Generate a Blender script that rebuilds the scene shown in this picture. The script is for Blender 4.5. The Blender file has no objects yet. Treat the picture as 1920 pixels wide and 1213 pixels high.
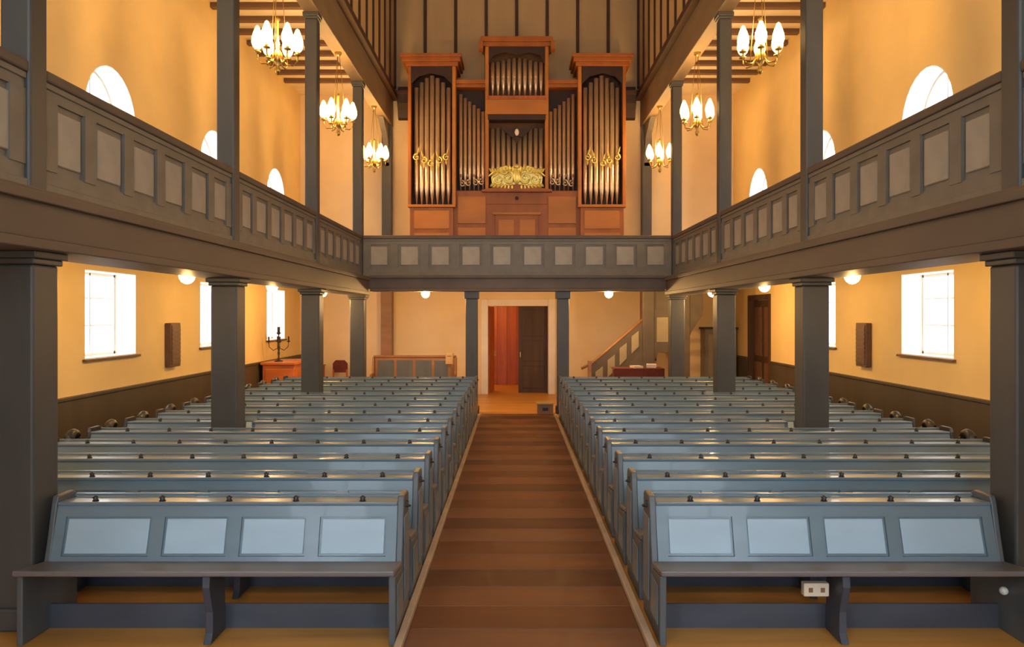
import bpy, math, random
from mathutils import Vector, Matrix
random.seed(7)
C = bpy.context.scene.collection
S = bpy.context.scene
PI = math.pi

# ------------------------------------------------------------------ camera, world, exposure
cam_d = bpy.data.cameras.new('camera'); cam = bpy.data.objects.new('camera', cam_d); C.objects.link(cam)
cam.location = (-0.07, 0.0, 2.15); cam.rotation_euler = (PI/2, 0, 0)
cam_d.sensor_width = 36.0; cam_d.lens = 1500/1920*36.0
cam_d.shift_x = -4/1920; cam_d.shift_y = -15.5/1920
cam_d.clip_start = 0.05; cam_d.clip_end = 200
S.camera = cam
w = bpy.data.worlds.new('sky'); S.world = w; w.use_nodes = True
w.node_tree.nodes['Background'].inputs[0].default_value = (0.75, 0.85, 1.0, 1)
w.node_tree.nodes['Background'].inputs[1].default_value = 0.6
S.view_settings.view_transform = 'Standard'; S.view_settings.look = 'None'
S.view_settings.exposure = 0.0; S.view_settings.gamma = 1.0
S.view_settings.use_curve_mapping = False

CHANDELIER_W = 200.0     # watts of one chandelier
BULB_W = 62.0            # watts of one bulb under the galleries
WIN_E = 4.0              # daylight on the side panes
CHANCEL_E = 9.6         # glow of the unseen chancel panes added for cool daylight
WARM = (1.0, 0.57, 0.20)

# ------------------------------------------------------------------ materials
M = {}
def nodes_of(name):
    m = bpy.data.materials.new(name); m.use_nodes = True
    nt = m.node_tree; return m, nt, nt.nodes['Principled BSDF']
def paint(name, col, rough=0.5, var=0.12, scale=6.0, bump=0.02, metallic=0.0, coat=0.0, stretch=(1, 1, 1)):
    m, nt, p = nodes_of(name)
    tc = nt.nodes.new('ShaderNodeTexCoord'); mp = nt.nodes.new('ShaderNodeMapping')
    mp.inputs['Scale'].default_value = stretch
    nz = nt.nodes.new('ShaderNodeTexNoise'); nz.inputs['Scale'].default_value = scale
    nz.inputs['Detail'].default_value = 5
    rp = nt.nodes.new('ShaderNodeValToRGB')
    a = [max(0, c*(1-var)) for c in col]; b = [min(1, c*(1+var)) for c in col]
    rp.color_ramp.elements[0].position = 0.3; rp.color_ramp.elements[0].color = (*a, 1)
    rp.color_ramp.elements[1].position = 0.7; rp.color_ramp.elements[1].color = (*b, 1)
    nt.links.new(tc.outputs['Object'], mp.inputs[0]); nt.links.new(mp.outputs[0], nz.inputs['Vector'])
    nt.links.new(nz.outputs['Fac'], rp.inputs[0]); nt.links.new(rp.outputs[0], p.inputs['Base Color'])
    p.inputs['Roughness'].default_value = rough; p.inputs['Metallic'].default_value = metallic
    p.inputs['Coat Weight'].default_value = coat
    if bump:
        bp = nt.nodes.new('ShaderNodeBump'); bp.inputs['Strength'].default_value = bump*5
        bp.inputs['Distance'].default_value = 0.01
        nt.links.new(nz.outputs['Fac'], bp.inputs['Height']); nt.links.new(bp.outputs[0], p.inputs['Normal'])
    M[name] = m; return m
def glow(name, col, strength, base=(0.9, 0.9, 0.9)):
    m, nt, p = nodes_of(name)
    p.inputs['Base Color'].default_value = (*base, 1); p.inputs['Roughness'].default_value = 0.3
    p.inputs['Emission Color'].default_value = (*col, 1); p.inputs['Emission Strength'].default_value = strength
    M[name] = m; return m
paint('plaster', (0.82, 0.61, 0.28), 0.85, 0.05, 1.3, 0.01)
paint('plaster_white', (0.86, 0.82, 0.74), 0.8, 0.04, 2.0, 0.01)
paint('plaster_back', (0.80, 0.61, 0.36), 0.85, 0.05, 1.5, 0.01)
paint('column_paint', (0.060, 0.061, 0.060), 0.45, 0.14, 4, 0.02, stretch=(1, 1, .25))
paint('gallery_frame', (0.165, 0.150, 0.125), 0.5, 0.12, 5, 0.02)
paint('gallery_panel', (0.36, 0.335, 0.285), 0.5, 0.10, 4, 0.02)
paint('beam_paint', (0.105, 0.078, 0.062), 0.55, 0.15, 3, 0.02, stretch=(1, .3, 1))
paint('soffit', (0.40, 0.36, 0.30), 0.7, 0.08, 3, 0.02)
paint('pew_blue', (0.135, 0.197, 0.245), 0.30, 0.12, 4, 0.015, coat=0.15, stretch=(.3, 1, 1))
paint('pew_panel', (0.38, 0.50, 0.60), 0.42, 0.06, 5, 0.015, stretch=(.3, 1, 1))
paint('pew_seat', (0.16, 0.15, 0.15), 0.38, 0.15, 4, 0.02, stretch=(.2, 1, 1))
paint('pew_kick', (0.055, 0.062, 0.085), 0.5, 0.2, 4, 0.02, stretch=(.3, 1, 1))
paint('pew_end', (0.095, 0.107, 0.118), 0.4, 0.15, 5, 0.02, stretch=(1, 1, .3))
paint('dark_iron', (0.018, 0.016, 0.015), 0.4, 0.3, 12, 0.02)
paint('dark_scroll', (0.030, 0.028, 0.024), 0.35, 0.3, 9, 0.02)
paint('wainscot', (0.065, 0.050, 0.034), 0.5, 0.18, 3, 0.02, stretch=(1, 1, .3))
paint('floor_wood', (0.60, 0.285, 0.058), 0.42, 0.25, 2.2, 0.02, stretch=(.25, 2.0, 1))
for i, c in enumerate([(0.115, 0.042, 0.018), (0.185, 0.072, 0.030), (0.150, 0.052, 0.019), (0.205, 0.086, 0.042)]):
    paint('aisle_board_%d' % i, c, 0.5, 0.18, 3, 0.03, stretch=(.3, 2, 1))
paint('aisle_edge', (0.50, 0.38, 0.28), 0.5, 0.15, 4, 0.02)
paint('ceiling_board', (0.80, 0.68, 0.50), 0.7, 0.06, 3, 0.02)
paint('joist_wood', (0.155, 0.085, 0.045), 0.6, 0.2, 3, 0.02, stretch=(.3, 1, 1))
paint('nave_board', (0.55, 0.40, 0.21), 0.7, 0.10, 2, 0.02, stretch=(1, 1, .15))
paint('batten', (0.060, 0.026, 0.016), 0.6, 0.2, 3, 0.02)
paint('organ_wood', (0.34, 0.105, 0.015), 0.48, 0.22, 2.5, 0.02, coat=.0, stretch=(1, 1, .25))
paint('organ_light', (0.46, 0.17, 0.022), 0.48, 0.18, 2.5, 0.02, coat=.0, stretch=(.3, 1, 1))
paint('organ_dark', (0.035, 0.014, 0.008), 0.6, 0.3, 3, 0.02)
paint('organ_back_brown', (0.15, 0.072, 0.032), 0.8, 0.2, 6, 0.02, stretch=(3, 1, .2))  # brown back behind the centre pipes
paint('organ_pipe', (0.80, 0.62, 0.42), 0.33, 0.10, 4, 0.0, metallic=0.7)
paint('gilding', (1.0, 0.80, 0.26), 0.36, 0.15, 14, 0.05, metallic=0.5)
paint('brass', (0.55, 0.36, 0.10), 0.32, 0.12, 6, 0.0, metallic=0.9)
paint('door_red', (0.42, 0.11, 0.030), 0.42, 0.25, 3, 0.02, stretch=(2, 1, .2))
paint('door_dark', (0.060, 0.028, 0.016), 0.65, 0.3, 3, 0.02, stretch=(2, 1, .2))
paint('door_trim', (0.78, 0.68, 0.56), 0.5, 0.06, 3, 0.01)
paint('stair_grey', (0.085, 0.062, 0.038), 0.55, 0.15, 4, 0.02)
paint('stair_panel', (0.27, 0.22, 0.13), 0.5, 0.12, 4, 0.02)
paint('arcade_paint', (0.24, 0.17, 0.095), 0.6, 0.15, 3, 0.02, stretch=(1, .3, 1))
paint('brown_wood', (0.26, 0.125, 0.055), 0.5, 0.22, 4, 0.02, stretch=(.3, 1, 1))
paint('chest_wood', (0.52, 0.15, 0.035), 0.4, 0.22, 4, 0.02, stretch=(.3, 1, 1))
paint('red_cloth', (0.13, 0.024, 0.016), 0.85, 0.2, 10, 0.03)
paint('paper', (0.72, 0.58, 0.50), 0.8, 0.08, 8, 0.0)
paint('pale_wood', (0.55, 0.36, 0.16), 0.5, 0.15, 5, 0.02)
paint('speaker_brown', (0.135, 0.070, 0.050), 0.6, 0.2, 8, 0.02)
paint('white_frame', (0.80, 0.80, 0.78), 0.45, 0.03, 4, 0.0)
paint('socket_white', (0.72, 0.62, 0.48), 0.45, 0.05, 8, 0.0)
paint('cupboard_grey', (0.20, 0.17, 0.12), 0.5, 0.15, 4, 0.02)
paint('white_dove', (0.85, 0.78, 0.66), 0.5, 0.05, 8, 0.0)
glow('pane_glow', (0.95, 0.97, 1.0), WIN_E)
glow('added_chancel_pane', (0.72, 0.87, 1.0), CHANCEL_E)
glow('shade_glow', (1.0, 0.80, 0.33), 3.2, (0.9, 0.8, 0.55))
glow('bulb_glow', (1.0, 0.78, 0.36), 9.0)

# ------------------------------------------------------------------ mesh builder
class MB:
    def __init__(s): s.v = []; s.f = []; s.smooth = []
    def add(s, vs, fs, sm=False):
        n = len(s.v); s.v += [tuple(v) for v in vs]
        for f in fs: s.f.append(tuple(i+n for i in f)); s.smooth.append(sm)
        return s
    def box(s, x0, x1, y0, y1, z0, z1, fn=None):
        if x0 > x1: x0, x1 = x1, x0
        if y0 > y1: y0, y1 = y1, y0
        if z0 > z1: z0, z1 = z1, z0
        vs = [(x, y, z) for z in (z0, z1) for y in (y0, y1) for x in (x0, x1)]
        if fn: vs = [fn(*v) for v in vs]
        return s.add(vs, [(0, 2, 3, 1), (4, 5, 7, 6), (0, 1, 5, 4), (2, 6, 7, 3), (0, 4, 6, 2), (1, 3, 7, 5)])
    def prism(s, pts, a0, a1, axis='x'):
        """polygon pts extruded from a0 to a1 along axis; pts are the two other coordinates in order"""
        n = len(pts)
        def mk(a, p):
            return {'x': (a, p[0], p[1]), 'y': (p[0], a, p[1]), 'z': (p[0], p[1], a)}[axis]
        vs = [mk(a0, p) for p in pts] + [mk(a1, p) for p in pts]
        fs = [tuple(range(n-1, -1, -1)), tuple(range(n, 2*n))]
        fs += [(i, (i+1) % n, (i+1) % n+n, i+n) for i in range(n)]
        return s.add(vs, fs)
    def lathe(s, prof, cx=0, cy=0, cz=0, seg=14):
        n = len(prof); vs = []; fs = []
        for k in range(seg):
            a = 2*PI*k/seg
            for r, z in prof: vs.append((cx+r*math.cos(a), cy+r*math.sin(a), cz+z))
        for k in range(seg):
            for i in range(n-1):
                a = k*n+i; b = ((k+1) % seg)*n+i
                fs.append((a, b, b+1, a+1))
        s.add(vs, fs, True)
        if prof[0][0] > 1e-5: s.f.append(tuple(len(s.v)-seg*n+k*n for k in range(seg-1, -1, -1))); s.smooth.append(False)
        if prof[-1][0] > 1e-5: s.f.append(tuple(len(s.v)-seg*n+k*n+n-1 for k in range(seg))); s.smooth.append(False)
        return s
    def tube(s, pts, r, seg=8):
        pts = [Vector(p) for p in pts]; n = len(pts); rr = r if isinstance(r, (list, tuple)) else [r]*n
        vs = []; fs = []; up = Vector((0, 0, 1))
        for i, p in enumerate(pts):
            d = (pts[min(i+1, n-1)]-pts[max(i-1, 0)]).normalized()
            u = d.cross(up if abs(d.z) < 0.9 else Vector((1, 0, 0))).normalized(); v = d.cross(u)
            for k in range(seg):
                a = 2*PI*k/seg; vs.append(p+u*math.cos(a)*rr[i]+v*math.sin(a)*rr[i])
        for i in range(n-1):
            for k in range(seg):
                a = i*seg+k; b = i*seg+(k+1) % seg
                fs.append((a, b, b+seg, a+seg))
        s.add(vs, fs, True)
        b = len(s.v)-n*seg
        s.f.append(tuple(b+k for k in range(seg-1, -1, -1))); s.smooth.append(False)
        s.f.append(tuple(b+(n-1)*seg+k for k in range(seg))); s.smooth.append(False)
        return s
    def ball(s, cx, cy, cz, rx, ry=None, rz=None, seg=12, rings=8):
        ry = ry or rx; rz = rz or rx
        vs = [(cx, cy, cz-rz)]; fs = []
        for i in range(1, rings):
            t = -PI/2+PI*i/rings
            for k in range(seg):
                a = 2*PI*k/seg
                vs.append((cx+rx*math.cos(t)*math.cos(a), cy+ry*math.cos(t)*math.sin(a), cz+rz*math.sin(t)))
        vs.append((cx, cy, cz+rz)); top = len(vs)-1
        for k in range(seg):
            fs.append((0, 1+(k+1) % seg, 1+k)); fs.append((top, top-seg+k, top-seg+(k+1) % seg))
        for i in range(rings-2):
            for k in range(seg):
                a = 1+i*seg+k; b = 1+i*seg+(k+1) % seg
                fs.append((a, b, b+seg, a+seg))
        return s.add(vs, fs, True)
    def mesh(s, name, mat):
        me = bpy.data.meshes.new(name); me.from_pydata(s.v, [], s.f); me.update()
        me.polygons.foreach_set('use_smooth', s.smooth); me.materials.append(M[mat]); return me
    def build(s, name, mat, parent=None, bevel=0.0):
        o = bpy.data.objects.new(name, s.mesh(name, mat)); C.objects.link(o)
        if parent: o.parent = parent
        if bevel:
            b = o.modifiers.new('bevel', 'BEVEL'); b.width = bevel; b.segments = 2; b.limit_method = 'ANGLE'
        return o
def inst(src, parent, loc=None, rot=None, scale=None):
    o = src.copy(); C.objects.link(o); o.parent = parent
    if loc is not None: o.location = loc
    if rot is not None: o.rotation_euler = rot
    if scale is not None: o.scale = scale
    return o
def tag(o, label, cat=None, group=None, kind=None):
    o['label'] = label
    if cat: o['category'] = cat
    if group: o['group'] = group
    if kind: o['kind'] = kind
    return o
def thing(name, label, cat, loc=(0, 0, 0), group=None, rz=0):
    o = bpy.data.objects.new(name, None); C.objects.link(o); o.location = loc; o.rotation_euler = (0, 0, rz)
    o.empty_display_size = .2
    return tag(o, label, cat, group)
def struct(o, label): return tag(o, label, None, None, 'structure')
def copy_tree(o, parent=None):
    c = o.copy(); C.objects.link(c); c.parent = parent
    for ch in list(o.children): copy_tree(ch, c)
    return c
SIDE = {-1: 'side opposite the staircase', 1: 'staircase side'}
ORD = ['first', 'second', 'third', 'fourth', 'fifth', 'sixth', 'seventh', 'eighth', 'ninth', 'tenth',
       'eleventh', 'twelfth', 'thirteenth', 'fourteenth']

# ------------------------------------------------------------------ dimensions
WX = 5.9; WT = 0.45          # side wall face and thickness
YF, YB = -4.0, 21.8          # chancel wall and back wall faces
COLX = 3.50; COLY = [1.6, 5.6, 9.6, 13.6, 17.6, 21.6]
BAYS = [7.6, 11.6, 15.6, 19.6]
GZ = 3.0                     # gallery floor
CEIL = 8.15; NAVE = 11.2

# ------------------------------------------------------------------ floor and aisle
fl = struct(MB().box(-WX-WT, WX+WT, YF-.3, 25.2, -.15, 0).build('floor', 'floor_wood'), 'golden varnished wooden floor under the pews')
bw = 0.425
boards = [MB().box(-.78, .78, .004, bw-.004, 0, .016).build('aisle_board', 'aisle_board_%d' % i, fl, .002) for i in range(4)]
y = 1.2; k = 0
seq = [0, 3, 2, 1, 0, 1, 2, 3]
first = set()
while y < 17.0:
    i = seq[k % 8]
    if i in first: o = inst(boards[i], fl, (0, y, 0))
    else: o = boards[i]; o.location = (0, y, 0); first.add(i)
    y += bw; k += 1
for n, s in ((1, -1), (2, 1)):
    struct(MB().box(s*.785, s*.835, 3.0, 17.0, 0, .055).build('trim_%d' % n, 'aisle_edge', None, .006),
           'pale wooden edge strip along the aisle, ' + SIDE[s])

# ------------------------------------------------------------------ walls
def arch_pts(ya, yb, zs, zb, n=14):
    ym = (ya+yb)/2; r = (yb-ya)/2
    return [(ym-r*math.cos(PI*i/n), zs+(zb-zs)*math.sin(PI*i/n)) for i in range(n+1)]
WH = 0.74
def side_wall(s):
    ops = []
    for yc in BAYS:
        ops.append((yc-WH, yc+WH, 4.2, 5.75, True))
        if s > 0 and yc == 19.6: ops.append((18.7, 20.25, 0.0, 2.55, False))
        else: ops.append((yc-WH, yc+WH, 1.55, 2.78, False))
    m = MB(); xa, xb = (WX, WX+WT) if s > 0 else (-WX-WT, -WX)
    ys = sorted({YF, YB} | {o[0] for o in ops} | {o[1] for o in ops})
    for a, b in zip(ys[:-1], ys[1:]):
        col = sorted([o for o in ops if o[0] <= a+1e-6 and o[1] >= b-1e-6], key=lambda o: o[2])
        z = 0.0
        for o in col:
            if o[2] > z: m.box(xa, xb, a, b, z, o[2])
            z = o[3]
        m.box(xa, xb, a, b, z, CEIL+.25)
    for o in ops:
        if o[4]:
            pts = arch_pts(o[0], o[1], o[3]-WH, o[3]); h = len(pts)//2
            m.prism([(o[0], o[3])]+pts[:h+1], xa, xb)
            m.prism([(o[1], o[3])]+list(reversed(pts[h:])), xa, xb)
    return m
for s, n in ((-1, 'left'), (1, 'right')):
    struct(side_wall(s).build('wall_'+n, 'plaster'), 'cream plastered side wall with two tiers of windows, '+SIDE[s])
bm = MB()                                                    # back wall with the doorway
DX0, DX1, DZ = -.80, .88, 2.42
bm.box(-WX-WT, DX0, YB, YB+.35, 0, 8.3); bm.box(DX1, WX+WT, YB, YB+.35, 0, 8.3); bm.box(DX0, DX1, YB, YB+.35, DZ, 8.3)
wb = struct(bm.build('wall_back', 'plaster_back'), 'cream plastered back wall around the open doorway and behind the organ')
uw = struct(MB().box(-WX-WT, WX+WT, YB+.08, YB+.35, 8.3, NAVE).build('wall_back_upper', 'batten'), 'boarded upper back wall above the organ')
pit = .83; nb = 8
plank = None
for i in range(nb):
    x = -pit*nb/2+i*pit
    if plank is None: plank = MB().box(.035, pit-.035, 0, .08, 8.30, NAVE).build('wall_board', 'nave_board', uw, .008); o = plank
    else: o = inst(plank, uw)
    o.location = (x, YB, 0)
for i in range(nb+1):                                        # dark battens over the board joints
    x = -pit*nb/2+i*pit
    if i == 0: bt = MB().box(-.042, .042, -.05, .02, 8.36, NAVE).build('batten', 'batten', uw, .005); o = bt
    else: o = inst(bt, uw)
    o.location = (x, YB, 0)
# chancel wall behind the camera, with openings for the added tall windows
m = MB(); xs = [-4.6, -2.9, -.85, .85, 2.9, 4.6]
e = [-WX-WT]+xs+[WX+WT]
for i in range(0, 8, 2): m.box(e[i], e[i+1], YF-.3, YF, 0, NAVE)
for i in range(1, 7, 2): m.box(e[i], e[i+1], YF-.3, YF, 0, 1.6); m.box(e[i], e[i+1], YF-.3, YF, 8.6, NAVE)
struct(m.build('wall_front', 'plaster_white'), 'pale chancel wall with three added tall windows')

# nave upper walls above the arcade beams: boards and battens
for s, n in ((-1, 'left'), (1, 'right')):
    nw = struct(MB().box(s*3.42, s*3.60, YF, YB, 8.0, NAVE).build('wall_nave_'+n, 'batten'), 'boarded upper nave wall, '+SIDE[s])
    pl = None; i = 0; yy = YB
    while yy-pit > 3.0:
        yy -= pit
        if pl is None:
            pl = MB().box(s*3.34, s*3.42, .035, pit-.035, 8.1, NAVE).build('wall_board', 'nave_board', nw, .008); o = pl
            bt = MB().box(s*3.30, s*3.36, -.04, .04, 8.1, NAVE).build('batten', 'batten', nw, .005); b = bt
        else: o = inst(pl, nw); b = inst(bt, nw)
        o.location = (0, yy, 0); b.location = (0, yy, 0)
    struct(MB().box(s*3.22, s*3.42, YF, YB-.02, 7.98, 8.12).build('trim_nave_cornice', 'batten', None, .01), 'dark moulded cornice under the boarded nave wall, '+SIDE[s])
    struct(MB().box(s*3.36, s*3.62, YF, YB-.02, 7.27, 7.98).build('arcade_beam', 'arcade_paint', None, .012), 'brown arcade beam over the columns, '+SIDE[s])
struct(MB().box(-3.22, 3.22, YB-.13, YB, 8.2, 8.34).build('trim_back_cornice', 'batten', None, .01), 'dark cornice across the back wall behind the organ')
struct(MB().box(-3.62, 3.62, YF-.3, YB+.35, NAVE, NAVE+.15).build('ceiling', 'nave_board'), 'boarded nave ceiling')

# aisle ceilings and joists
for s, n in ((-1, 'left'), (1, 'right')):
    ce = struct(MB().box(s*3.42, s*(WX+WT), YF-.3, YB+.35, CEIL, CEIL+.2).build('aisle_ceiling', 'ceiling_board'), 'pale boarded ceiling over the gallery, '+SIDE[s])
    j0 = None; yy = 20.3
    while yy > 2:
        if j0 is None: j0 = MB().box(s*3.62, s*WX, -.07, .07, 8.05, CEIL).build('joist', 'joist_wood', ce, .01); o = j0
        else: o = inst(j0, ce)
        o.location = (0, yy, 0); yy -= .70

# ------------------------------------------------------------------ wainscot
for s, n in ((-1, 3), (1, 4)):
    t = MB(); spans = [(YF, YB)] if s < 0 else [(YF, 18.55), (20.4, YB)]
    for a, b in spans:
        t.box(s*(WX-.03), s*WX, a, b, 0, 1.04)
        t.box(s*(WX-.055), s*WX, a, b, 1.04, 1.085)
        t.box(s*(WX-.045), s*WX, a, b, 0, .14)
    struct(t.build('trim_%d' % n, 'wainscot', None, .006), 'dark wooden wainscot along the side wall, '+SIDE[s])

# ------------------------------------------------------------------ windows
def window(n, s, yc, upper):
    w0, w1 = yc-WH, yc+WH
    za, zb = (4.2, 5.75) if upper else (1.55, 2.78)
    xf = s*(WX+WT-.10)
    zs = zb-WH if upper else zb
    prof = ([(w1, za), (w0, za)]+arch_pts(w0, w1, zs, zb)) if upper else [(w0, za), (w0, zb), (w1, zb), (w1, za)]
    # lining of the reveal, daylight painted in as white
    rv = MB(); q = len(prof); cy, cz = yc, (za+zb)/2
    inn = [(p[0]+(.012 if p[0] < cy-.02 else -.012 if p[0] > cy+.02 else 0), p[1]+(.012 if p[1] < cz else -.012)) for p in prof]
    xo, xi = s*(WX+.002), s*(WX+WT-.13)
    for i in range(q):
        j = (i+1) % q
        if prof[i] == prof[j]: continue
        vs = [(xo, *prof[i]), (xo, *prof[j]), (xi, *prof[j]), (xi, *prof[i]),
              (xo, *inn[i]), (xo, *inn[j]), (xi, *inn[j]), (xi, *inn[i])]
        rv.add(vs, [(0, 1, 2, 3), (7, 6, 5, 4), (0, 4, 5, 1), (1, 5, 6, 2), (2, 6, 7, 3), (3, 7, 4, 0)])
    root = rv.build('window_%d' % n, 'plaster_white')
    struct(root, ('arched upper' if upper else 'rectangular lower')+' window in the '+ORD[BAYS.index(yc)]+' bay, '+SIDE[s])
    fr = MB(); t = .05
    x0, x1 = xf-.03, xf+.03
    fr.box(x0, x1, w0+.012, w0+t, za, zs); fr.box(x0, x1, w1-t, w1-.012, za, zs); fr.box(x0, x1, w0+.012, w1-.012, za+.012, za+t)
    fr.box(x0, x1, yc-.018, yc+.018, za+t, zb-.02)
    if upper:
        A = arch_pts(w0+.012, w1-.012, zs, zb-.012); B = arch_pts(w0+t, w1-t, zs, zb-t)
        for i in range(len(A)-1): fr.prism([A[i], A[i+1], B[i+1], B[i]], x0, x1)
        bars = [4.72, zs]
    else:
        fr.box(x0, x1, w0+.012, w1-.012, zb-t, zb-.012); bars = [2.0, 2.4]
    for zz in bars: fr.box(xf-.012, xf+.012, w0+t, w1-t, zz-.009, zz+.009)
    fr.build('window_frame', 'white_frame', root)
    lv = [za+t]+bars+([] if upper else [zb-t])
    for a, b in zip(lv[:-1], lv[1:]):
        for c, d in ((w0+t, yc-.018), (yc+.018, w1-t)):
            MB().box(xf-.006, xf+.006, c, d, a+.009, b-.009).build('pane', 'pane_glow', root)
    if upper:
        A = arch_pts(w0+t, w1-t, zs+.018, zb-t); h = len(A)//2
        MB().prism(A[:h+1]+[(yc-t/2, zs+.018)], xf-.006, xf+.006).build('pane', 'pane_glow', root)
        MB().prism(A[h:]+[(yc+t/2, zs+.018)], xf-.006, xf+.006).build('pane', 'pane_glow', root)
    else:
        MB().box(s*(WX-.05), s*(WX+.02), w0-.06, w1+.06, za-.035, za).build('window_sill', 'joist_wood', root, .006)
n = 1
for s in (-1, 1):
    for yc in BAYS:
        for up in (False, True):
            if s > 0 and yc == 19.6 and not up: continue
            window(n, s, yc, up); n += 1
for x in (-3.75, 0, 3.75):                                    # unseen chancel windows, added to send cool daylight onto the pews
    fr = MB(); a, b = x-.85, x+.85; yy = YF-.2
    for q in (a, x-.03, b-.06): fr.box(q, q+.06, yy-.04, yy+.04, 1.6, 8.6)
    for zz in (1.6, 3.0, 4.4, 5.8, 7.2, 8.54): fr.box(a, b, yy-.03, yy+.03, zz, zz+.06)
    root = struct(fr.build('window_%d' % n, 'white_frame'), 'added tall chancel window '+{-3.75: 'nearest the side away from the staircase', 0: 'in the middle', 3.75: 'on the staircase side'}[x]); n += 1
    for zz in (1.66, 3.06, 4.46, 5.86, 7.26):
        for c, d in ((a+.06, x-.03), (x+.03, b-.06)):
            MB().box(c, d, yy-.006, yy+.006, zz, zz+1.28 if zz > 7 else zz+1.34).build('pane', 'added_chancel_pane', root)

# ------------------------------------------------------------------ doors and vestibule
fr = MB(); t = .17
fr.box(DX0-t, DX0+.02, YB-.06, YB+.36, 0, DZ+t); fr.box(DX1-.02, DX1+t, YB-.06, YB+.36, 0, DZ+t); fr.box(DX0+.02, DX1-.02, YB-.06, YB+.36, DZ-.02, DZ+t)
d1 = struct(fr.build('door_1', 'door_trim', None, .012), 'double doorway with pale frame at the end of the aisle')
dm = (DX0+DX1)/2
def leaf(parent, x0, x1, mat, name='door_leaf'):
    m = MB(); m.box(x0, x1, -.02, .02, .02, DZ-.03)
    o = m.build(name, mat, parent)
    for za, zb in ((.15, .75), (.88, 1.45), (1.58, 2.3)):
        MB().box(x0+.10, x1-.10, -.035, -.02, za, zb).build('door_panel', mat, o, .008)
    return o
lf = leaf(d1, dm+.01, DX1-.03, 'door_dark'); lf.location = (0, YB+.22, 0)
MB().box(dm+.05, dm+.07, -.07, -.02, 1.0, 1.14).build('handle', 'brass', lf)
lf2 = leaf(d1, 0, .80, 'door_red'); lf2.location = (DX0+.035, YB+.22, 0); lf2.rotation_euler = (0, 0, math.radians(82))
MB().box(.70, .72, -.07, -.02, 1.0, 1.14).build('handle', 'brass', lf2)
vb = MB()
vb.box(-1.9, -1.8, YB+.35, 24.8, 0, 2.9); vb.box(1.8, 1.9, YB+.35, 24.8, 0, 2.9); vb.box(-1.9, 1.9, YB+.35, 24.9, 2.9, 3.0)
struct(vb.build('wall_vestibule', 'plaster_back'), 'vestibule walls and ceiling beyond the open doorway')
vw = struct(MB().box(-1.9, 1.9, 24.85, 24.95, 0, 2.9).build('wall_vestibule_end', 'door_dark'), 'reddish boarded end wall of the vestibule')
p0 = None
for i in range(12):
    if p0 is None: p0 = MB().box(.006, .304, 24.80, 24.85, 0, 2.9).build('wall_board', 'door_red', vw, .006); o = p0
    else: o = inst(p0, vw)
    o.location = (-1.8+i*.30, 0, 0)
vl = thing('ceiling_lamp', 'small globe lamp on the vestibule ceiling beyond the doorway', 'lamp', (-.95, 23.3, 2.9))
MB().lathe([(.0, 0), (.06, 0), (.06, -.05), (.02, -.06)], seg=12).build('lamp_base', 'brass', vl)
MB().ball(0, 0, -.13, .08).build('globe', 'bulb_glow', vl)
def point(name, loc, W, parent=None, r=.05, col=WARM):
    l = bpy.data.lights.new(name, 'POINT'); l.energy = W; l.color = col; l.shadow_soft_size = r
    o = bpy.data.objects.new(name, l); C.objects.link(o); o.location = loc
    if parent: o.parent = parent
    return o
point('lamp_light', (0, 0, -.26), 45, vl, .04)
# side door in the staircase side wall
fr = MB(); a, b, zt = 18.7, 20.25, 2.55
for q in ((a-.1, a+.02), (b-.02, b+.1)): fr.box(WX-.035, WX+.2, q[0], q[1], 0, zt+.1)
fr.box(WX-.035, WX+.2, a+.02, b-.02, zt-.02, zt+.1)
d2 = struct(fr.build('door_2', 'door_dark', None, .008), 'dark brown double door in the side wall on the staircase side')
for ya, yb in ((a+.025, (a+b)/2-.005), ((a+b)/2+.005, b-.025)):
    o = MB().box(WX+.10, WX+.14, ya, yb, .01, zt-.03).build('door_leaf', 'door_dark', d2)
    for za, zb in ((.2, 1.0), (1.15, 2.35)):
        MB().box(WX+.08, WX+.10, ya+.1, yb-.1, za, zb).build('door_panel', 'speaker_brown', o, .006)

# ------------------------------------------------------------------ galleries
for s, n in ((-1, 'left'), (1, 'right')):
    struct(MB().box(s*3.30, s*WX, 0, YB, 2.86, GZ).build('gallery_floor', 'soffit'), 'boarded gallery floor, '+SIDE[s])
    g = MB()
    g.box(s*3.24, s*3.72, 0, 17.40, 2.66, GZ-.001); g.box(s*3.20, s*3.76, 0, 17.36, 2.59, 2.66); g.box(s*3.19, s*3.26, 0, 17.35, 2.90, 2.965)
    struct(g.build('gallery_beam', 'beam_paint', None, .008), 'brown grey beam carrying the gallery, '+SIDE[s])
struct(MB().box(-3.30, 3.30, 17.42, YB, 2.86, GZ).build('gallery_floor', 'soffit'), 'organ gallery floor at the back')
g = MB(); g.box(-3.74, 3.74, 17.40, 17.80, 2.73, GZ-.001); g.box(-3.20, 3.20, 17.36, 17.84, 2.67, 2.73); g.box(-3.2, 3.2, 17.35, 17.42, 2.955, 3.02)
struct(g.build('gallery_beam', 'beam_paint', None, .008), 'dark beam carrying the organ gallery across the nave')

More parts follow.
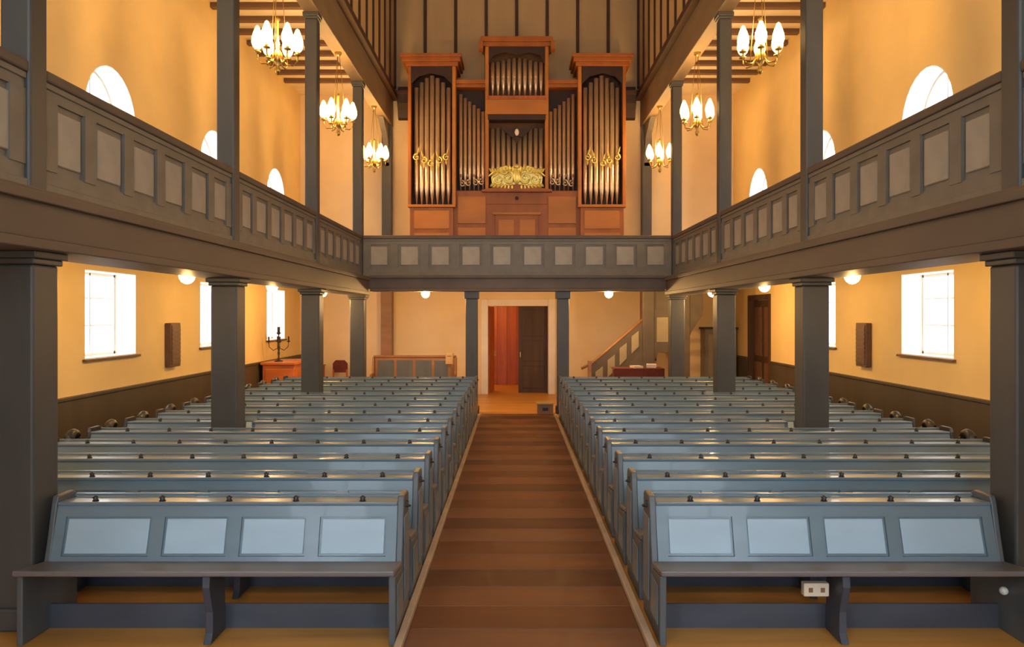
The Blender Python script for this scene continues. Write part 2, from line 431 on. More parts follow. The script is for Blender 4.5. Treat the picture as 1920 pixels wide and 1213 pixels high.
CN = ['chancel', 'front-pew', 'second', 'third', 'fourth', 'fifth']
def parapet(label, L, npan, group):
    """runs along local +x from 0 to L, face towards local -y"""
    r = thing('gallery_parapet', label, 'parapet', group=group)
    core = MB(); core.box(0, L, .0, .05, GZ+.003, 3.82)
    core.box(0, L, -.018, 0, GZ+.003, 3.20); core.box(0, L, -.018, 0, 3.70, 3.82)
    core.build('backboard', 'gallery_frame', r)
    MB().box(0, L, -.05, .11, 3.82, 3.90).build('handrail', 'beam_paint', r, .015)
    MB().box(0, L, -.032, .05, 3.775, 3.82).build('moulding', 'gallery_frame', r, .006)
    MB().box(0, L, -.04, .0, GZ+.003, 3.09).build('skirting', 'gallery_frame', r, .006)
    p = L/npan
    st = MB().box(-.085, .085, -.028, -.0, 3.19, 3.71).mesh('stile', 'gallery_frame')
    pn = MB().box(-.19, .19, -.016, .0, 3.25, 3.65).mesh('panel', 'gallery_panel')
    for i in range(npan+1):
        o = bpy.data.objects.new('stile', st); C.objects.link(o); o.parent = r
        o.location = (min(max(i*p, .085), L-.085), 0, 0)
    for i in range(npan):
        o = bpy.data.objects.new('panel', pn); C.objects.link(o); o.parent = r; o.location = ((i+.5)*p, 0, 0)
        b = o.modifiers.new('bevel', 'BEVEL'); b.width = .012; b.segments = 1
    return r
for s in (-1, 1):
    for i in range(4):
        a, b = COLY[i]+.107, COLY[i+1]-.107
        r = parapet(('panelled gallery parapet between the %s and %s columns, %s' % (CN[i], CN[i+1], SIDE[s])), b-a, 6, 'gallery parapet bays')
        if s < 0: r.location = (-3.45, a, 0); r.rotation_euler = (0, 0, PI/2); 
        else: r.location = (3.45, b, 0); r.rotation_euler = (0, 0, -PI/2)
r = parapet('panelled grey parapet of the organ gallery above the doorway', 6.76, 10, 'gallery parapet bays')
r.location = (-3.38, 17.56, 0)
# left parapets face +x: local -y must point to +x -> rotation +90 gives local -y = +x

# ------------------------------------------------------------------ columns
def column(s, i):
    y = COLY[i]
    r = thing('column', 'square blue-grey column nearest the added chancel windows, '+SIDE[s] if i == 0 else 'square blue-grey column, %s behind the front pew, %s' % (ORD[i-1], SIDE[s]) if i > 1 else 'square blue-grey column beside the front pew, '+SIDE[s], 'column', (s*COLX, y, 0), 'gallery columns')
    full = i < 5
    lo = MB().box(-.155, .155, -.155, .155, 0, 2.50); lo.box(-.185, .185, -.185, .185, 0, .16)
    lo.build('lower_shaft', 'column_paint', r, .018)
    if i < 4 or i == 4:
        c = MB(); c.box(-.175, .175, -.175, .175, 2.50, 2.54); c.box(-.20, .20, -.20, .20, 2.54, 2.589)
        c.build('capital', 'column_paint', r, .008)
    MB().box(-.105, .105, -.105, .105, GZ+.003, 7.16).build('upper_shaft', 'column_paint', r, .02)
    c = MB(); c.box(-.12, .12, -.12, .12, 7.16, 7.20); c.box(-.135, .135, -.135, .135, 7.20, 7.268)
    c.build('upper_capital', 'column_paint', r, .008)
    if i > 4:
        pass
for s in (-1, 1):
    for i in range(5): column(s, i)
    # wall column at the back and its curved knee brace
    r = thing('column', 'square column standing against the back wall beside the organ, '+SIDE[s], 'column', (s*COLX, 21.62, 0), 'gallery columns')
    MB().box(-.15, .15, -.15, .15, 0, 2.855).build('lower_shaft', 'brown_wood', r, .015)
    MB().box(-.13, .13, -.13, .13, GZ+.003, 7.268).build('upper_shaft', 'column_paint', r, .015)
    pts = []; R = .85
    for k in range(11):
        a = PI/2*k/10; pts.append((-.13-R+R*math.cos(a)*1.0, 7.26-R+R*math.sin(a)))
    out = [(-.13, 7.26-R-.25)]+[(-.13-R*(1-math.cos(PI/2*k/10))*1.0, 7.26-R+R*math.sin(PI/2*k/10)-.16) for k in range(0, 9)]
    out += [(-.13-R-.1, 7.26), (-.13, 7.26)]
    MB().prism(out, -.07, .07).build('knee_brace', 'gallery_frame', r)
    c = thing('corbel', 'dark carved corbel under the back cornice beside the organ, '+SIDE[s], 'corbel', (s*3.05, YB-.005, 0), 'corbels')
    MB().prism([(0, 7.45), (-.10, 7.5), (-.16, 7.7), (-.28, 7.85), (-.30, 8.195), (0, 8.195)], -.17, .17).build('corbel_block', 'organ_dark', c, .01)
    MB().box(-.22, .22, -.34, 0, 8.08, 8.195).build('corbel_cap', 'batten', c, .01)
for s in (-1, 1):                                             # posts flanking the doorway approach
    r = thing('gallery_post', 'slim blue-grey post under the organ gallery beside the aisle, '+SIDE[s], 'post', (s*1.0, 17.6, 0), 'posts under the organ gallery')
    lo = MB().box(-.13, .13, -.13, .13, 0, 2.51); lo.box(-.16, .16, -.16, .16, 0, .15); lo.build('shaft', 'column_paint', r, .015)
    MB().box(-.16, .16, -.16, .16, 2.51, 2.669).build('capital', 'column_paint', r, .01)

# ------------------------------------------------------------------ pews
SP = 0.845; Y0 = 5.50; K = .296
def shear(yoff=0): return lambda x, y, z: (x, y+(z-.44)*K, z)
def pew(label, s, x0, x1, npan, gaps=(), wallend=True):
    """origin at the aisle end, foot of the backrest; s = direction away from the aisle"""
    r = thing('pew', label, 'pew', group='blue-grey pews')
    ov = lambda a, b: [g for g in gaps if g[0] < b and g[1] > a]
    segs = []; p = x0
    for g in gaps: segs.append((p, g[0])); p = g[1]
    segs.append((p, x1)); sh = shear()
    for a, b in segs:
        bk = MB()
        bk.box(s*a, s*b, .004, .03, .40, .83, sh)
        bk.box(s*a, s*b, -.014, .004, .40, .490, sh); bk.box(s*a, s*b, -.014, .004, .745, .83, sh)
        n = npan if len(segs) == 1 else max(1, round(npan*(b-a)/(x1-x0)))
        cut = [a+(b-a)*q for q in ([0, .245, .475, .70, 1] if n == 4 and npan == 4 else [i/n for i in range(n+1)])]
        for i in range(n+1):
            c = cut[i]; c0, c1 = max(a, c-(.07 if i == n else .045)), min(b, c+(.07 if i == 0 else .045))
            bk.box(s*c0, s*c1, -.014, .004, .490, .745, sh)
        back = bk.build('backrest', 'pew_blue', r)
        for i in range(n):
            MB().box(s*(cut[i]+(.085 if i == 0 else .06)), s*(cut[i+1]-(.085 if i == n-1 else .06)), -.006, .004, .505, .73, sh).build('panel', 'pew_panel', back, .005)
        def led(x, y, z): return (x, y, z-(y-.10)*.05)
        MB().box(s*a, s*b, .085, .33, .818, .845, led).build('book_ledge', 'pew_blue', r, .008)
        MB().box(s*a, s*b, .315, .335, .838, .856).build('ledge_lip', 'pew_blue', r)
        def st(x, y, z): return (x, y, z-(y+.36)*.125)
        MB().box(s*(a-.045 if a == x0 else a), s*(b+.04 if b == x1 else b), -.36, -.006, .468, .505, st).build('seat', 'pew_seat', r, .01)
        MB().box(s*a, s*b, .0, .022, 0, .165).build('kick_board', 'pew_kick', r)
        k = a+.25
        while k < b-.1:
            MB().lathe([(0, 0), (.026, 0), (.016, .014), (.022, .03), (.0, .042)], s*k, .13, .842, 8).build('hat_peg', 'dark_iron', r)
            k += .47
        if b-a > 1.6:
            for f in ([.5] if b-a < 3 else [.33, .66]):
                c = a+(b-a)*f
                MB().prism([(-.29, 0), (-.02, 0), (-.02, .43), (-.30, .455), (-.31, .38), (-.25, .2), (-.25, .06)], s*c-.025, s*c+.025).build('support', 'pew_kick', r, .006)
        MB().box(s*a, s*b, -.06, -.02, .37, .425).build('seat_rail', 'pew_kick', r)
    pf = [(-.31, 0), (-.31, .455), (-.03, .420), (-.005, .47), (.035, .62), (.085, .84), (.105, .885), (.30, .885), (.345, .86), (.345, 0)]
    e = MB().prism(pf, s*(x0-.045), s*x0).build('end_panel', 'pew_end', r, .008)
    MB().box(s*(x0-.055), s*(x0-.045), .07, .30, .16, .74).build('end_field', 'pew_blue', e, .006)
    MB().box(s*(x0-.053), s*(x0-.045), -.26, .0, .12, .38).build('end_field', 'pew_blue', e, .006)
    MB().lathe([(0, 0), (.03, 0), (.03, .012), (.012, .02), (.018, .035), (0, .045)], s*(x0-.05), .20, .79, 8).build('latch', 'dark_iron', e)
    MB().prism(pf, s*x1, s*(x1+.04)).build('wall_end', 'dark_scroll' if wallend else 'pew_end', r, .008)
    if wallend:
        sc = MB(); pts = []
        for k in range(19):
            a = -PI*.65+2*PI*.78*k/18; rr = .19-.0075*k
            pts.append((s*(x1+.17), .08-rr*math.cos(a), .74+rr*math.sin(a)))
        sc.tube(pts, [.075-.002*k for k in range(19)], 8)
        sc.box(s*(x1+.10), s*(x1+.24), -.05, .24, 0, .62); sc.box(s*(x1+.06), s*(x1+.46), -.02, .26, .60, .66)
        sc.box(s*(x1+.40), s*(x1+.46), -.02, .26, 0, .60)
        sc.build('scroll_armrest', 'dark_scroll', r, .008)
    return r
NR = 14
AE = {-1: .885, 1: .92}      # where the pews begin beside the aisle
for s in (-1, 1):
    proto = None
    for n in range(NR):
        sd = SIDE[s]
        if n == 0: lab = 'panelled front pew with low open bench seat, on '+sd
        elif n in (5, 10): lab = 'blue-grey pew notched round a column, %s behind the front pew, %s' % (ORD[n-1], sd)
        else: lab = 'blue-grey wooden pew, %s row behind the front pew, %s' % (ORD[n-1], sd)
        if n == 0: r = pew(lab, s, AE[s], 3.26, 4, wallend=False)
        elif n in (5, 10): r = pew(lab, s, AE[s], 4.82, 7, gaps=[(3.29, 3.71)])
        elif proto is None: proto = r = pew(lab, s, AE[s], 4.82, 7)
        else: r = copy_tree(proto); r['label'] = lab
        r.location = (0, Y0+SP*n, 0)
        if n == 0 and s > 0: MB().ball(3.235, -.10, .29, .028, .03, .028).build('white_knob', 'white_frame', r)
        if n == 0 and s > 0:
            sk = MB().box(1.865, 2.035, -.16, -.10, .27, .36).build('socket_box', 'socket_white', r, .008)
            for q in (1.91, 1.99): MB().box(q-.014, q+.014, -.163, -.158, .30, .33).build('socket', 'brown_wood', sk)

# ------------------------------------------------------------------ chandeliers
def shade_mesh():
    return MB().lathe([(.030, 0), (.062, .035), (.084, .10), (.080, .17), (.056, .25), (.026, .33), (.0, .35)], seg=12).mesh('shade', 'shade_glow')
def chandelier(lab, loc):
    r = thing('chandelier', lab, 'chandelier', loc, 'brass chandeliers over the gallery fronts')
    MB().lathe([(0, -.34), (.03, -.32), (.045, -.27), (.02, -.22), (.06, -.16), (.085, -.09), (.06, -.02), (.025, .02), (.03, .10), (.018, .16), (.018, .42), (.04, .46), (0, .50)], seg=14).build('stem', 'brass', r)
    am = MB()
    pts = [(.05, 0, -.10), (.13, 0, -.19), (.22, 0, -.20), (.275, 0, -.13), (.28, 0, -.05)]
    am.tube(pts, .011, 7); am.lathe([(0, -.055), (.05, -.045), (.055, -.03), (.02, -.02), (.028, .0)], .28, 0, 0, 10)
    arm = am.mesh('arm', 'brass'); sm = shade_mesh()
    for k in range(6):
        o = bpy.data.objects.new('arm', arm); C.objects.link(o); o.parent = r; o.rotation_euler = (0, 0, PI/3*k+.26)
        q = bpy.data.objects.new('shade', sm); C.objects.link(q); q.parent = o; q.location = (.28, 0, .0)
    top = 7.268-loc[2]
    for k in range(3):
        a = 2*PI*k/3+.5
        MB().tube([(.15*math.cos(a), .15*math.sin(a), -.19), (.08*math.cos(a), .08*math.sin(a), .7), (0.02*math.cos(a), 0.02*math.sin(a), top-.05)], .006, 5).build('chain', 'brass', r)
    MB().lathe([(0, top-.08), (.03, top-.07), (.07, top-.02), (.07, top)], seg=12).build('ceiling_rose', 'brass', r)
    for k in range(3):
        a = 2*PI*k/3+1.3
        point('candle_light', (.17*math.cos(a), .17*math.sin(a), .20), CHANDELIER_W/3, r, .06)
for s in (-1, 1):
    for i, y in enumerate(BAYS):
        chandelier('brass six-shade chandelier between the %s and %s columns, %s' % (CN[i+1], CN[i+2], SIDE[s]), (s*COLX, y, 5.98))

# ------------------------------------------------------------------ bulbs under the galleries
def bulb(lab, x, y, z, k=1.0):
    r = thing('bulb_lamp', lab, 'lamp', (x, y, z), 'bare bulbs under the galleries')
    MB().lathe([(0, .158), (.045, .158), (.045, .13), (.02, .12), (.02, .05), (.028, .03)][::-1], seg=10).build('lamp_holder', 'brass', r)
    MB().ball(0, 0, -.05, .10).build('bulb', 'bulb_glow', r)
    point('bulb_light', (0, 0, -.20), BULB_W*k, r, .04)
for s in (-1, 1):
    for k, y in enumerate((6.4, 10.1, 13.65, 17.25)):
        bulb('glowing globe bulb under the side gallery by the %s column, %s' % (CN[k+1], SIDE[s]), s*4.2, y, 2.695, 1.7 if y > 17 else 1.0)
    bulb('glowing globe bulb under the organ gallery beside the doorway, '+SIDE[s], s*2.12, 18.5, 2.70, 1.7)

# ------------------------------------------------------------------ organ
OY = 20.4
org = thing('pipe_organ', 'tall wooden pipe organ with gilded carving on the back gallery', 'organ', (0, OY, GZ))
O = lambda z: z-GZ
b = MB(); b.box(-2.75, 2.75, .15, 1.30, 0, O(5.0)); b.box(-1.6, 1.6, .15, 1.3, O(5.0), O(5.35))
body = b.build('base_case', 'organ_wood', org, .01)
for s in (-1, 1):
    MB().box(s*1.62, s*2.72, .0, .15, 0, O(4.9)).build('tower_base', 'organ_wood', org, .012)
    MB().box(s*1.72, s*2.62, -.02, 0, O(4.35), O(4.82)).build('panel', 'organ_light', org, .01)
    MB().box(s*1.72, s*2.62, -.02, 0, O(3.2), O(4.25)).build('panel', 'organ_light', org, .01)
    MB().box(s*1.56, s*2.78, -.06, .2, O(4.9), O(4.97)).build('moulding', 'organ_light', org, .012)
    MB().box(s*.80, s*1.52, .10, .15, O(4.5), O(5.2)).build('panel', 'organ_light', org, .008)
    MB().box(s*.80, s*1.52, .10, .15, O(3.3), O(4.4)).build('panel', 'organ_light', org, .008)
    # side tower: back, posts, cornice
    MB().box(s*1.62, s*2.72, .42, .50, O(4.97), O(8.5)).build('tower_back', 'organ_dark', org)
    MB().box(s*2.70, s*2.78, .0, 1.3, O(4.97), O(8.5)).build('post', 'organ_wood', org, .01)
    MB().box(s*1.56, s*1.65, .0, .5, O(4.97), O(8.5)).build('post', 'organ_light', org, .01)
    c = MB(); c.box(s*1.50, s*2.84, -.06, 1.0, O(8.50), O(8.60)); c.box(s*1.44, s*2.92, -.14, 1.0, O(8.60), O(8.70)); c.box(s*1.40, s*2.96, -.18, 1.0, O(8.70), O(8.78))
    c.build('cornice', 'organ_wood', org, .01)
    MB().prism([(s*1.66, O(8.5)), (s*2.70, O(8.5)), (s*2.70, O(8.05)), (s*2.5, O(8.25)), (s*2.18, O(8.33)), (s*1.86, O(8.25)), (s*1.66, O(8.05))], .0, .05, 'y').build('pipe_shade', 'organ_dark', org)
    # inner flat
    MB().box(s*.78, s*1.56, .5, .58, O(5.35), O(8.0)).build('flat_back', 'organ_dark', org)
    c = MB(); c.box(s*.80, s*1.56, .12, 1.0, O(8.0), O(8.08)); c.box(s*.80, s*1.56, .06, 1.0, O(8.08), O(8.18))
    c.build('cornice', 'organ_wood', org, .008)
    MB().box(s*.72, s*.81, .04, .6, O(5.35), O(9.02)).build('post', 'organ_light', org, .01)
# centre
MB().box(-.74, .74, .50, .58, O(5.35), O(9.02)).build('centre_back', 'organ_back_brown', org)
c = MB(); c.box(-.86, .86, -.02, 1.0, O(9.02), O(9.12)); c.box(-.92, .92, -.08, 1.0, O(9.12), O(9.24)); c.box(-.97, -.86, -.1, .2, O(8.92), O(9.12)); c.box(.86, .97, -.1, .2, O(8.92), O(9.12))
c.build('cornice', 'organ_wood', org, .01)
MB().box(-.80, .80, .0, .3, O(7.28), O(7.66)).build('cross_board', 'organ_light', org, .012)
MB().box(-.74, .74, .02, .3, O(7.66), O(7.76)).build('cross_moulding', 'door_red', org, .01)
MB().box(-.74, .74, .02, .3, O(7.14), O(7.28)).build('cross_moulding', 'organ_dark', org, .01)
MB().prism([(-.73, O(9.02)), (.73, O(9.02)), (.73, O(8.55)), (.6, O(8.8)), (.3, O(8.88)), (0, O(8.8)), (-.3, O(8.88)), (-.6, O(8.8)), (-.73, O(8.55))], .06, .1, 'y').build('pipe_shade', 'organ_dark', org)
MB().prism([(-.9, O(5.30)), (.9, O(5.30)), (.9, O(5.36)), (0, O(5.50)), (-.9, O(5.36))], .0, .3, 'y').build('pediment', 'organ_wood', org, .01)
MB().box(-.55, .55, .09, .15, O(3.4), O(4.72)).build('console_door', 'organ_wood', org, .01)
MB().box(-.62, .62, .06, .15, O(4.72), O(4.79)).build('moulding', 'organ_light', org, .01)
for q in (-.27, .27): MB().box(q-.2, q+.2, .075, .09, O(3.6), O(4.6)).build('panel', 'organ_light', org, .008)
MB().ball(0, .12, O(5.15), .05, .03, .05).build('boss', 'organ_dark', org)
def pipe_mesh(h, r):
    m = MB(); f = .42
    m.lathe([(.012, 0), (r, f), (r, h), (r*.86, h), (r*.86, h-.02)], seg=14)
    m.box(-r*.62, r*.62, -r*1.12, -r*.75, f+.02, f+.035); m.box(-r*.62, r*.62, -r*1.12, -r*.75, f+.13, f+.145)
    return m.mesh('pipe', 'organ_pipe')
def pipes(xs, zb, hs, r, y):
    for x, h in zip(xs, hs):
        key = (round(h, 3), r)
        if key not in PM: PM[key] = pipe_mesh(h, r)
        o = bpy.data.objects.new('pipe', PM[key]); C.objects.link(o); o.parent = org; o.location = (x, y(x) if callable(y) else y, O(zb))
PM = {}
for s in (-1, 1):
    xs = [s*(1.76+.136*i) for i in range(7)]
    pipes(xs, 4.97, [3.02, 3.14, 3.24, 3.30, 3.24, 3.14, 3.02], .058, lambda x: .30-.22*math.cos((abs(x)-2.168)/.5*1.2))
    xs = [s*(.875+.115*i) for i in range(6)]
    pipes(xs, 5.36, [2.05, 2.13, 2.22, 2.31, 2.40, 2.50], .047, .30)
xs = [-.63+.14*i for i in range(10)]
pipes(xs, 7.76, [1.0+.06*math.cos(PI*(i-4.5)/4.5) for i in range(10)], .055, .36)
pipes(xs, 5.42, [1.58]*10, .055, .40)
# gilded carvings: scrolls and leaves
def scroll(m, cx, cz, R, turns, a0, y, r0, flip=1):
    pts = []; N = 22
    for k in range(N+1):
        t = k/N; a = a0+flip*turns*2*PI*t; rr = R*(1-t*.85)
        pts.append((cx+rr*math.cos(a), y, cz+rr*math.sin(a)))
    m.tube(pts, [r0*(1-.5*k/N) for k in range(N+1)], 6)
def leafy(m, cx, cz, L, a, y, w=.06):
    d = (math.cos(a), math.sin(a)); p = (-d[1], d[0])
    m.add([(cx, y, cz), (cx+d[0]*L*.5+p[0]*w, y+.0, cz+d[1]*L*.5+p[1]*w), (cx+d[0]*L, y-.05, cz+d[1]*L), (cx+d[0]*L*.5-p[0]*w, y, cz+d[1]*L*.5-p[1]*w), (cx+d[0]*L*.45, y-.05, cz+d[1]*L*.45)],
          [(0, 4, 1), (1, 4, 2), (2, 4, 3), (3, 4, 0), (0, 1, 2, 3)])
g = MB()
for s in (-1, 1):
    scroll(g, s*.22, O(5.66), .17, 1.5, PI/2, .05, .045, s)
    scroll(g, s*.47, O(5.62), .15, 1.4, PI/2, .05, .04, -s)
    scroll(g, s*.33, O(5.84), .10, 1.2, 0, .03, .03, s)
    for k in range(9): leafy(g, s*(.10+.06*k), O(5.78+.02*math.sin(k)), .17, PI/2-s*.12*k, .03, .05)
    for k in range(7): leafy(g, s*(.12+.075*k), O(5.52), .15, -PI/2+s*.15*k, .03, .05)
    g.tube([(s*.0, .05, O(5.86)), (s*.3, .03, O(5.94)), (s*.55, .04, O(5.84)), (s*.72, .05, O(5.70))], [.05, .045, .04, .02], 7)
g.ball(0, .04, O(5.70), .10, .07, .20); g.ball(0, .03, O(5.95), .06)
g.prism([(-.62, O(5.42)), (.62, O(5.42)), (.66, O(5.68)), (.5, O(5.88)), (0, O(5.93)), (-.5, O(5.88)), (-.66, O(5.68))], .085, .115, 'y')
g.build('gilded_carving', 'gilding', org)
for s in (-1, 1):
    g = MB()
    for k in range(4):
        scroll(g, s*(.90+.17*k), O(5.58-.015*k), .085, 1.3, PI/2, .20, .024, s if k % 2 else -s)
        leafy(g, s*(.90+.17*k), O(5.68), .13, PI/2-s*.4, .2, .035)
    g.build('gilded_carving', 'gilding' if False else 'organ_pipe', org)
    g = MB()
    for k in range(5):
        scroll(g, s*(1.80+.19*k), O(6.02+.08*abs(k-2)), .09, 1.3, PI/2, .02, .024, s if k % 2 else -s)
        leafy(g, s*(1.80+.19*k), O(6.05+.08*abs(k-2)), .26, PI/2+(.3 if k % 2 else -.3), .02, .03)
        leafy(g, s*(1.80+.19*k), O(6.0+.08*abs(k-2)), .2, -PI/2, .02, .03)
    g.build('gilded_carving', 'gilding', org)
# winged ornament in the centre
wg = MB()
for s in (-1, 1):
    wg.prism([(0, O(6.74)), (s*.12, O(6.72)), (s*.28, O(6.84)), (s*.42, O(7.02)), (s*.30, O(6.99)), (s*.2, O(6.97)), (s*.08, O(6.95)), (0, O(6.97))], .12, .18, 'y')
wg.prism([(-.09, O(6.72)), (.09, O(6.72)), (0, O(6.56))], .12, .18, 'y')
wn = wg.build('winged_ornament', 'organ_dark', org)
MB().ball(0, .11, O(6.84), .055, .05, .09).build('white_figure', 'white_dove', wn)

# ------------------------------------------------------------------ staircase at the back on the staircase side
st = thing('staircase', 'grey-brown panelled staircase rising to the gallery behind the pews', 'staircase', (0, 19.3, 0))
N1 = 8; xa, xb = 1.85, 3.05; H1 = 1.30; N2 = 8; xc, xd = 4.05, 5.25; H2 = 2.84
for i in range(N1):
    a = xa+(xb-xa)*i/N1; z = H1*(i+1)/(N1+1)
    MB().box(a, a+(xb-xa)/N1+.03, .05, 1.05, z-.035, z).build('tread', 'brown_wood', st, .005)
MB().box(xb, xc, .05, 1.05, H1-.06, H1).build('landing', 'brown_wood', st)
for i in range(N2):
    a = 1.05+1.2*i/N2; z = H1+(H2-H1)*(i+1)/(N2+1)
    MB().box(xb+.50, xc+.3, a, a+1.2/N2+.03, z-.035, z).build('tread', 'brown_wood', st, .005)
MB().prism([(1.05, H1-.3), (1.2, H1-.3), (2.3, H2-.3), (2.3, H2), (1.05, H2)], xc+.30, xc+.34).build('upper_string', 'stair_grey', st)
MB().prism([(xa-.08, 0), (xb, 0), (xb, H1+.05), (xa-.08, .12)], 0, .05, 'y').build('string', 'stair_grey', st)
MB().prism([(xa-.05, .12), (xb, H1), (xb, H1+.74), (xa-.05, .98)], .012, .04, 'y').build('balustrade', 'stair_grey', st)
for i in range(4):
    a = xa+.04+i*.29; b_ = a+.18; f = lambda x: .12+(x-xa)/(xb-xa)*(H1-.12)
    MB().prism([(a, f(a)+.2), (b_, f(b_)+.2), (b_, f(b_)+.58), (a, f(a)+.62)], -.012, .012, 'y').build('panel', 'stair_panel', st, .008)
MB().tube([(xa-.3, .03, .86), (xa-.05, .03, .98), (xb, .03, H1+.76)], .035, 8).build('handrail', 'brown_wood', st)
MB().box(xa-.14, xa-.05, -.01, .08, 0, 1.05).build('newel', 'brown_wood', st, .01)
MB().box(xb-.02, xb+.26, -.02, .10, 0, 2.84).build('newel', 'stair_grey', st, .015)
MB().prism([(xb+.26, H1-.25), (xb+.36, H1-.05), (xc-.1, H1-.05), (xc, H1-.2), (xc, H1+.98), (xb+.26, H1+.98)], 0, .05, 'y').build('landing_front', 'stair_grey', st)
MB().box(xb+.32, xc-.08, -.012, 0, H1+.2, H1+.8).build('panel', 'stair_panel', st, .008)
MB().box(xc-.02, xc+.12, -.02, .10, 0, 2.84).build('newel', 'stair_grey', st, .012)
MB().prism([(xc+.12, H1+.35), (xc+.16, H1+.45), (xc+.42, H1+.85), (xc+.44, H1+1.0), (xc+.44, 2.84), (xc+.12, 2.84)], 0, .06, 'y').build('landing_bracket', 'stair_grey', st, .008)
MB().box(xb+.26, xc+.12, .02, .06, H1+.98, 2.84).build('upper_panel', 'stair_grey', st)

MB().prism([(1.05, H1-.3), (1.2, H1-.3), (2.3, H2-.3), (2.3, H2), (1.05, H2)], xb+.46, xb+.50).build('upper_string', 'stair_grey', st)

# ------------------------------------------------------------------ furniture along the back and walls
def table(lab):
    r = thing('table', lab, 'table', (2.75, 18.35, 0))
    MB().box(-.55, .55, -.3, .3, .90, .94).build('tabletop', 'brown_wood', r, .008)
    MB().box(-.57, .57, -.32, .32, .94, .948).build('tablecloth', 'red_cloth', r)
    MB().box(-.57, .57, -.328, -.32, .70, .948).build('cloth_drop', 'red_cloth', r)
    for a in (-.5, .5):
        for b in (-.25, .25): MB().box(a-.03, a+.03, b-.03, b+.03, 0, .90).build('leg', 'brown_wood', r)
table('small table under a dark red cloth in front of the staircase')
for i, (x, yv, a) in enumerate(((2.72, 18.25, .2), (3.08, 18.36, -.2))):
    o = MB().box(-.11, .11, -.15, .15, 0, .05+.03*i).build('paper_stack', 'paper', None, .004)
    o.location = (x, yv, .949); o.rotation_euler = (0, 0, a)
    tag(o, ['low stack of pale papers on the red-clothed table', 'taller stack of pale papers on the red-clothed table'][i], 'papers', 'papers on the red-clothed table')
cb = thing('cupboard', 'grey-brown cupboard against the back wall beyond the staircase', 'cupboard', (5.42, 21.45, 0))
MB().box(-.42, .42, -.2, .33, .08, 1.78).build('body', 'cupboard_grey', cb, .008); MB().box(-.40, .40, -.18, .30, 0, .08).build('plinth', 'dark_iron', cb)
MB().box(-.46, .46, -.24, .34, 1.78, 1.83).build('top', 'organ_dark', cb, .006)
for s in (-1, 1):
    d = MB().box(s*.01, s*.40, -.22, -.2, .12, 1.74).build('door', 'cupboard_grey', cb, .006)
    MB().box(s*.08, s*.34, -.232, -.22, .22, 1.64).build('panel', 'stair_panel', d, .006)
    MB().ball(s*.05, -.235, .95, .015).build('knob', 'brass', d)
se = thing('settle', 'high-backed brown wooden settle under the organ gallery beside the doorway', 'bench', (-2.55, 19.6, 0))
MB().box(-1.0, 1.0, .36, .41, .3, 1.10).build('backrest', 'brown_wood', se, .008)
MB().box(-1.03, 1.03, .33, .44, 1.10, 1.15).build('top_rail', 'brown_wood', se, .012)
MB().box(-1.0, 1.0, -.06, .36, .42, .46).build('seat', 'brown_wood', se, .008)
for i in range(4): MB().box(-.92+.47*i, -.92+.47*i+.40, .345, .36, .55, 1.03).build('panel', 'pew_end', se, .008)
for s in (-1, 1): MB().prism([(-.05, 0), (.42, 0), (.42, 1.10), (.30, 1.10), (.22, .72), (-.05, .70)], s*1.0, s*1.05).build('end_panel', 'brown_wood', se, .008)
MB().box(-1.0, 1.0, .0, .03, 0, .42).build('front_board', 'brown_wood', se)
pb = thing('offering_box', 'wooden offering box on a slim pedestal beside the doorway post', 'box', (-1.62, 19.2, 0))
MB().box(-.10, .10, -.10, .10, 0, .05).build('foot', 'dark_iron', pb); MB().box(-.035, .035, -.035, .035, .05, .98).build('pedestal', 'brown_wood', pb)
MB().box(-.09, .09, -.08, .08, .98, 1.24).build('box', 'pale_wood', pb, .008); MB().box(-.05, .05, -.083, -.08, 1.17, 1.18).build('slot', 'dark_iron', pb)
ch = thing('chest', 'orange-brown wooden chest against the wainscot below the candle stand', 'chest', (-5.42, 18.9, 0))
MB().box(-.36, .36, -.75, .75, .08, 1.02).build('body', 'chest_wood', ch, .01); MB().box(-.40, .40, -.8, .8, 1.02, 1.08).build('lid', 'chest_wood', ch, .012)
MB().box(-.34, .34, -.72, .72, 0, .08).build('plinth', 'door_dark', ch)
for i in range(3): MB().box(.36, .375, -.68+.47*i, -.68+.47*i+.42, .2, .92).build('panel', 'chest_wood', ch, .008)
MB().box(-.30, .30, -.765, -.75, .2, .92).build('panel', 'chest_wood', ch, .008)
cs = thing('candle_stand', 'black wrought-iron candle stand standing on the orange-brown chest', 'candle stand', (-5.50, 18.45, 1.081))
MB().lathe([(.10, 0), (.10, .015), (.03, .04), (.016, .12), (.03, .2), (.014, .26), (.014, .62), (.05, .65), (.05, .67), (0, .68)], seg=12).build('stem', 'dark_iron', cs)
MB().lathe([(.032, .67), (.032, .80), (0, .80)], seg=10).build('candle', 'dark_iron', cs)
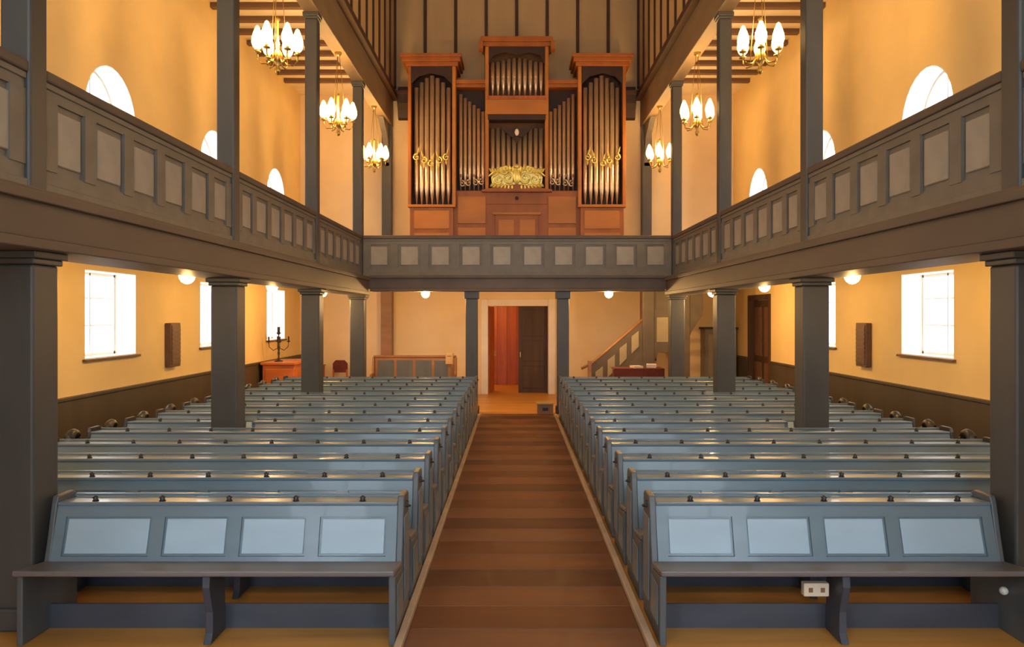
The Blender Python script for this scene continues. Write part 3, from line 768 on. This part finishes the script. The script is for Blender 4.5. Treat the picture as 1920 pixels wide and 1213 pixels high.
for k in range(4):
    a = PI/2*k+.4; c, d = math.cos(a), math.sin(a)
    MB().tube([(0, 0, .32), (.12*c, .12*d, .26), (.21*c, .21*d, .34), (.22*c, .22*d, .46)], .010, 6).lathe([(0, .44), (.04, .46), (.04, .475), (.018, .48), (.018, .58), (0, .58)], .22*c, .22*d, 0, 8).build('arm', 'dark_iron', cs)
chair = thing('chair', 'small dark red wooden chair against the back wall beyond the pews', 'chair', (-4.72, 21.2, 0))
MB().box(-.2, .2, -.2, .2, .43, .46).build('seat', 'red_cloth', chair, .01)
MB().prism([(-.2, .62), (.2, .62), (.2, .86), (.12, .95), (-.12, .95), (-.2, .86)], .18, .205, 'y').build('backrest', 'red_cloth', chair, .008)
for a in (-.18, .18):
    MB().box(a-.02, a+.02, -.2, -.16, 0, .43).build('leg', 'door_red', chair); MB().box(a-.02, a+.02, .16, .2, 0, .70).build('leg', 'door_red', chair)
st2 = thing('stool', 'low red-brown wooden stool beside the dark red chair', 'stool', (-5.20, 20.95, 0))
MB().box(-.16, .16, -.16, .16, .82, .86).build('seat', 'door_red', st2, .008)
for a in (-.12, .12):
    for b in (-.12, .12): MB().box(a-.02, a+.02, b-.02, b+.02, 0, .82).build('leg', 'door_red', st2)
sb = thing('wooden_box', 'small pale wooden box on the aisle floor near the doorway', 'box', (.60, 17.3, .017))
MB().box(-.17, .17, -.14, .14, 0, .22).build('body', 'brown_wood', sb, .01); MB().box(-.19, .19, -.16, .16, .22, .25).build('lid', 'pale_wood', sb, .006)
MB().box(-.06, .06, -.145, -.14, .08, .15).build('handle_slot', 'dark_iron', sb)
for s in (-1, 1):
    r = thing('wall_speaker', 'tall narrow brown speaker panel on the side wall, '+SIDE[s], 'speaker', (s*WX, 13.55, 1.28), 'brown wall speakers')
    MB().box(-s*.10, 0, -.20, .20, 0, .74).build('cabinet', 'speaker_brown', r, .012)
    MB().box(-s*.112, -s*.10, -.17, .17, .04, .70).build('grille', 'speaker_brown', r, .004)
    for k in range(8): MB().box(-s*.118, -s*.112, -.16, .16, .08+.075*k, .11+.075*k).build('slat', 'joist_wood', r)
